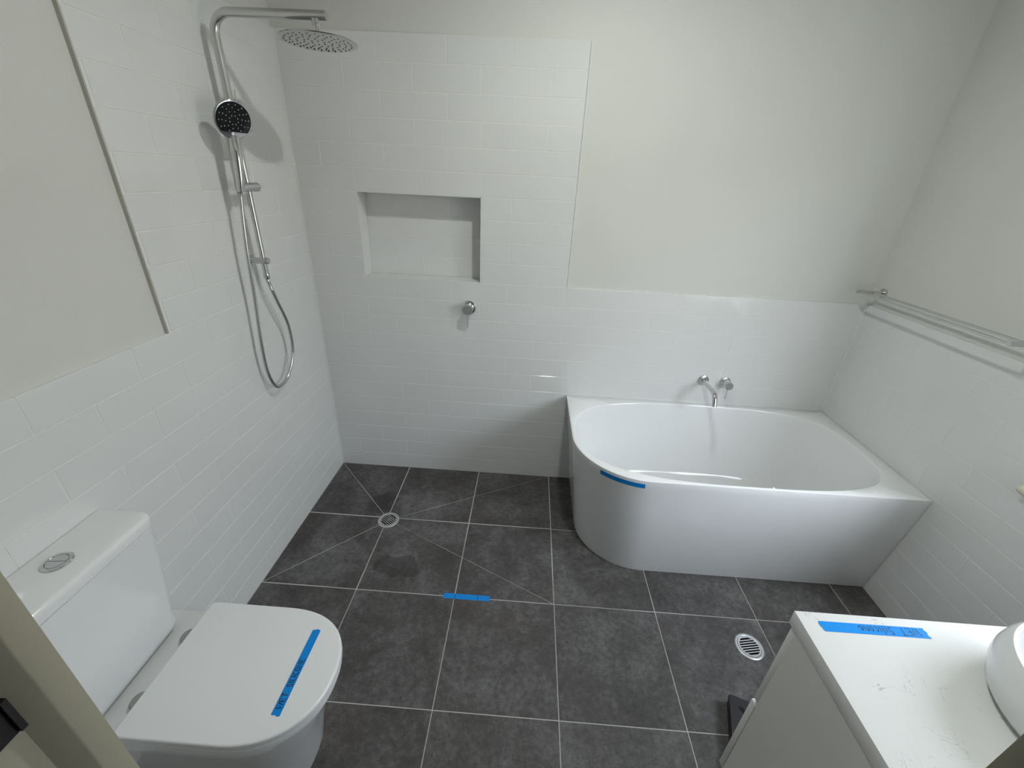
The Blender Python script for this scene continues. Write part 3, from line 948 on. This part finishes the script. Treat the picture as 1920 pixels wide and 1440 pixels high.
# ------------------------------------------------------------------ towel rail
tr = root('towel_rail', (W, -0.42, 1.298), 'double chrome towel rail on the wall above the bathtub', 'towel rail')
RZ = 1.297
for i, yy in enumerate((-0.058, -0.785)):
    br = MB().lathe([(0.0, -0.012), (0.021, -0.012), (0.021, -0.002), (0.019, 0.0), (0.0, 0.0)], at(W + TT - 0.0005, yy, RZ, AX_NX) @ Matrix.Translation((0, 0, 0.012)), 32)
    br.build('flange', 'chrome', tr)
    MB().tube([(W + 0.006, yy, RZ), (W - 0.05, yy, RZ), (W - 0.118, yy, RZ)], 0.0085, 18).build('bracket_arm', 'chrome_soft', tr)
for xx in (W - 0.044, W - 0.112):
    MB().tube([(xx, -0.06, RZ - 0.001), (xx, -0.40, RZ - 0.001), (xx, -0.783, RZ - 0.001)], 0.0052, 18).build('bar', 'chrome_soft', tr)

# ------------------------------------------------------------------ tape with handwriting
GLY = {
    'W': (0.85, [[(0, 1), (0.2, 0), (0.42, 0.75), (0.62, 0), (0.85, 1)]]),
    'E': (0.55, [[(0.55, 1), (0.02, 0.97), (0, 0.02), (0.55, 0)], [(0.02, 0.52), (0.45, 0.55)]]),
    'T': (0.65, [[(0, 1), (0.65, 0.97)], [(0.33, 0.98), (0.30, 0)]]),
    'S': (0.5, [[(0.5, 0.85), (0.3, 1), (0.06, 0.88), (0.08, 0.62), (0.42, 0.42), (0.46, 0.15), (0.22, 0), (0, 0.12)]]),
    'I': (0.12, [[(0.06, 1), (0.05, 0)]]),
    'L': (0.42, [[(0.04, 1), (0.02, 0.02), (0.42, 0.03)]]),
    'C': (0.5, [[(0.5, 0.85), (0.25, 1), (0.03, 0.65), (0.03, 0.3), (0.25, 0), (0.5, 0.15)]]),
    'O': (0.55, [[(0.28, 1), (0.05, 0.75), (0.02, 0.3), (0.25, 0), (0.5, 0.25), (0.53, 0.7), (0.28, 1)]]),
    'N': (0.55, [[(0, 0), (0.02, 1), (0.5, 0.03), (0.53, 1)]]),
    'i': (0.14, [[(0.08, 0.72), (0.06, 0)]]), 'l': (0.16, [[(0.1, 1.05), (0.06, 0)]]),
    'c': (0.42, [[(0.42, 0.6), (0.2, 0.72), (0.02, 0.4), (0.1, 0.06), (0.42, 0.1)]]),
    'o': (0.44, [[(0.22, 0.7), (0.02, 0.42), (0.1, 0.04), (0.36, 0.1), (0.42, 0.5), (0.22, 0.7)]]),
    'n': (0.44, [[(0.02, 0.7), (0.03, 0), ], [(0.03, 0.5), (0.22, 0.7), (0.38, 0.55), (0.4, 0)]]),
    'e': (0.6, [[(0.02, 0.35), (0.38, 0.42), (0.3, 0.7), (0.06, 0.55), (0.06, 0.1), (0.3, 0), (0.6, 0.3)]]),
    '|': (0.1, [[(0.05, 1), (0.05, 0)]]),
}
def strokes(text, height, gap=0.22, space=0.75):
    x, out = 0.0, []
    for ch in text:
        if ch == ' ':
            x += space; continue
        w, ss = GLY[ch]
        jy = random.uniform(-0.06, 0.06)
        for s_ in ss:
            out.append([((x + p) * height, (q + jy) * height) for p, q in s_])
        x += w + gap
    return out, x * height
def ribbon(mb, pts, w, z, tf):
    P = [Vector((a, b)) for a, b in pts]
    L, R = [], []
    for i, p in enumerate(P):
        d = (P[min(i + 1, len(P) - 1)] - P[max(i - 1, 0)]).normalized()
        nrm = Vector((-d.y, d.x)) * w / 2
        L.append(p + nrm); R.append(p - nrm)
    k = len(P)
    v = [tf(*q, z) for q in L] + [tf(*q, z) for q in R]
    f = [(i, i + 1, k + i + 1, k + i) for i in range(k - 1)]
    mb.add(v, f)
TZ = 0.00035
def flat_tape(name, label, origin, ang, length, width, text, height, start, flip=False, pen=0.0013, ragged=0.002):
    """strip of tape lying flat; text starts 'start' along it"""
    o = root(name, origin, label, 'tape')
    ca, sa = math.cos(ang), math.sin(ang)
    def tf(x, y, z):
        return (origin[0] + ca * x - sa * y, origin[1] + sa * x + ca * y, origin[2] + z)
    nn = 6
    e0 = [(-length / 2 + random.uniform(-ragged, ragged), -width / 2 + width * i / nn) for i in range(nn + 1)]
    e1 = [(length / 2 + random.uniform(-ragged, ragged), width / 2 - width * i / nn) for i in range(nn + 1)]
    pts = e0 + e1
    n = len(pts)
    v = [tf(x, y, 0.0) for x, y in pts] + [tf(x, y, TZ) for x, y in pts]
    MB().add(v, [tuple(range(n, 2 * n)), tuple(reversed(range(n)))] + [(i, (i + 1) % n, (i + 1) % n + n, i + n) for i in range(n)]).build('strip', 'tape', o)
    m = MB()
    if text == 'ticks':
        for tx in (-0.054, 0.050):
            m = MB()
            ribbon(m, [(tx, -width * 0.42), (tx + 0.001, width * 0.42)], 0.0022, TZ + 0.0002, tf)
            m.build('tick_mark', 'pen', o)
        return o
    else:
        ss, L = strokes(text, height)
        for s_ in ss:
            ribbon(m, [(start + a, b - height / 2) for a, b in s_], pen, TZ + 0.0002, tf)
    m.build('writing', 'pen', o)
    return o
# on the toilet lid: reads away from the doorway, letter tops towards the cistern
flat_tape('masking_tape', 'strip of blue masking tape lettered WET SILICONE on the toilet lid', (0.565, -1.505, 0.4552), math.radians(90), 0.228, 0.024, 'WET SILICONE', 0.0150, -0.098, pen=0.0025)
# on the benchtop: written from the drawer side
flat_tape('masking_tape', 'strip of blue masking tape lettered WET silicone on the white benchtop', (1.942, -1.5525, 0.8697), math.radians(180.3), 0.226, 0.0235, 'WET Silicone', 0.0165, -0.098, pen=0.0017)
flat_tape('masking_tape', 'short blue masking tape with two tick marks over a floor grout line', (0.950, -0.9065, 0.0002), math.radians(0.3), 0.212, 0.026, 'ticks', 0.01, 0)
# on the curved outside of the bath, below the rim
bt_tape = root('masking_tape', (1.60, -0.70, 0.57), 'curved strip of blue masking tape under the bathtub rim', 'tape')
th0 = math.atan2(-0.672 - BY, 1.497 - BX) % (2 * PI)
th1 = math.atan2(-0.747 - BY, 1.690 - BX) % (2 * PI)
def bath_pt(th, z, off):
    x, y = bath_outer(th, z)
    L = math.hypot(x - BX, y - BY)
    return Vector((BX + (x - BX) * (1 + off / L), BY + (y - BY) * (1 + off / L), z))
nseg = 24
rg = []
for zz, off in ((0.5805, 0.0002), (0.5805, 0.0008), (0.5565, 0.0008), (0.5565, 0.0002)):
    rg.append([bath_pt(th0 + (th1 - th0) * i / nseg, zz, off) for i in range(nseg + 1)])
MB().loft(rg, False, False, True, closed=False).build('strip', 'tape', bt_tape)
m = MB()
mid = th0 + (th1 - th0) * 0.44
def tfb(x, y, z):
    return bath_pt(mid + x / 0.68, 0.568 + y, 0.0010)
ribbon(m, [(-0.012, 0.003), (-0.008, -0.004), (-0.004, 0.003), (0.0, -0.004), (0.004, 0.003), (0.010, 0.000)], 0.0012, 0, tfb)
m.build('writing', 'pen', bt_tape)

# ------------------------------------------------------------------ black box on the floor, half under the vanity
ang = math.radians(-19)
bo = Vector((1.976, -1.254, 0)); ux = Vector((math.cos(ang), math.sin(ang), 0)); uy = Vector((math.sin(ang), -math.cos(ang), 0))
def bxp(a, b, z):
    p = bo + ux * a + uy * b
    return (p.x, p.y, z)
bk = root('black_box', tuple(bo), 'shallow matt black box with a curved mark on the floor under the vanity', 'box')
prism(MB(), [bxp(0.003, 0.003, 0)[:2], bxp(0.187, 0.003, 0)[:2], bxp(0.187, 0.227, 0)[:2], bxp(0.003, 0.227, 0)[:2]], 0.0005, 0.034).build('tray', 'black_card', bk)
prism(MB(), [bxp(0, 0, 0)[:2], bxp(0.19, 0, 0)[:2], bxp(0.19, 0.23, 0)[:2], bxp(0, 0.23, 0)[:2]], 0.030, 0.05).build('lid', 'black_card', bk)
mk = MB()
cur = [(0.03 + 0.10 * t, 0.03 + 0.11 * (t ** 1.6)) for t in [i / 12 for i in range(13)]]
lft = [bxp(a - 0.004 - 0.012 * math.sin(PI * i / 12), b + 0.004 + 0.010 * math.sin(PI * i / 12), 0.0503) for i, (a, b) in enumerate(cur)]
rgt = [bxp(a + 0.004, b, 0.0503) for a, b in cur]
mk.add(lft + rgt, [(i, i + 1, 13 + i + 1, 13 + i) for i in range(12)])
mk.build('curved_mark', 'face_black', bk)

# ------------------------------------------------------------------ lights of the house
dl = root('ceiling_downlight_offscreen', (1.40, -0.96, H), 'round white recessed downlight in the bathroom ceiling', 'light')
MB().lathe([(0.047, -0.001), (0.047, -0.004), (0.060, -0.003), (0.062, 0.0)], at(1.40, -0.96, H), 40, True, False, False).build('trim_ring', 'ceiling', dl)
MB().lathe([(0.0, -0.002), (0.0465, -0.002)], at(1.40, -0.96, H), 40, False, False, False).build('diffuser_offscreen', 'lamp', dl)
for o in bpy.data.objects:
    if '_w' in o:
        del o['_w']
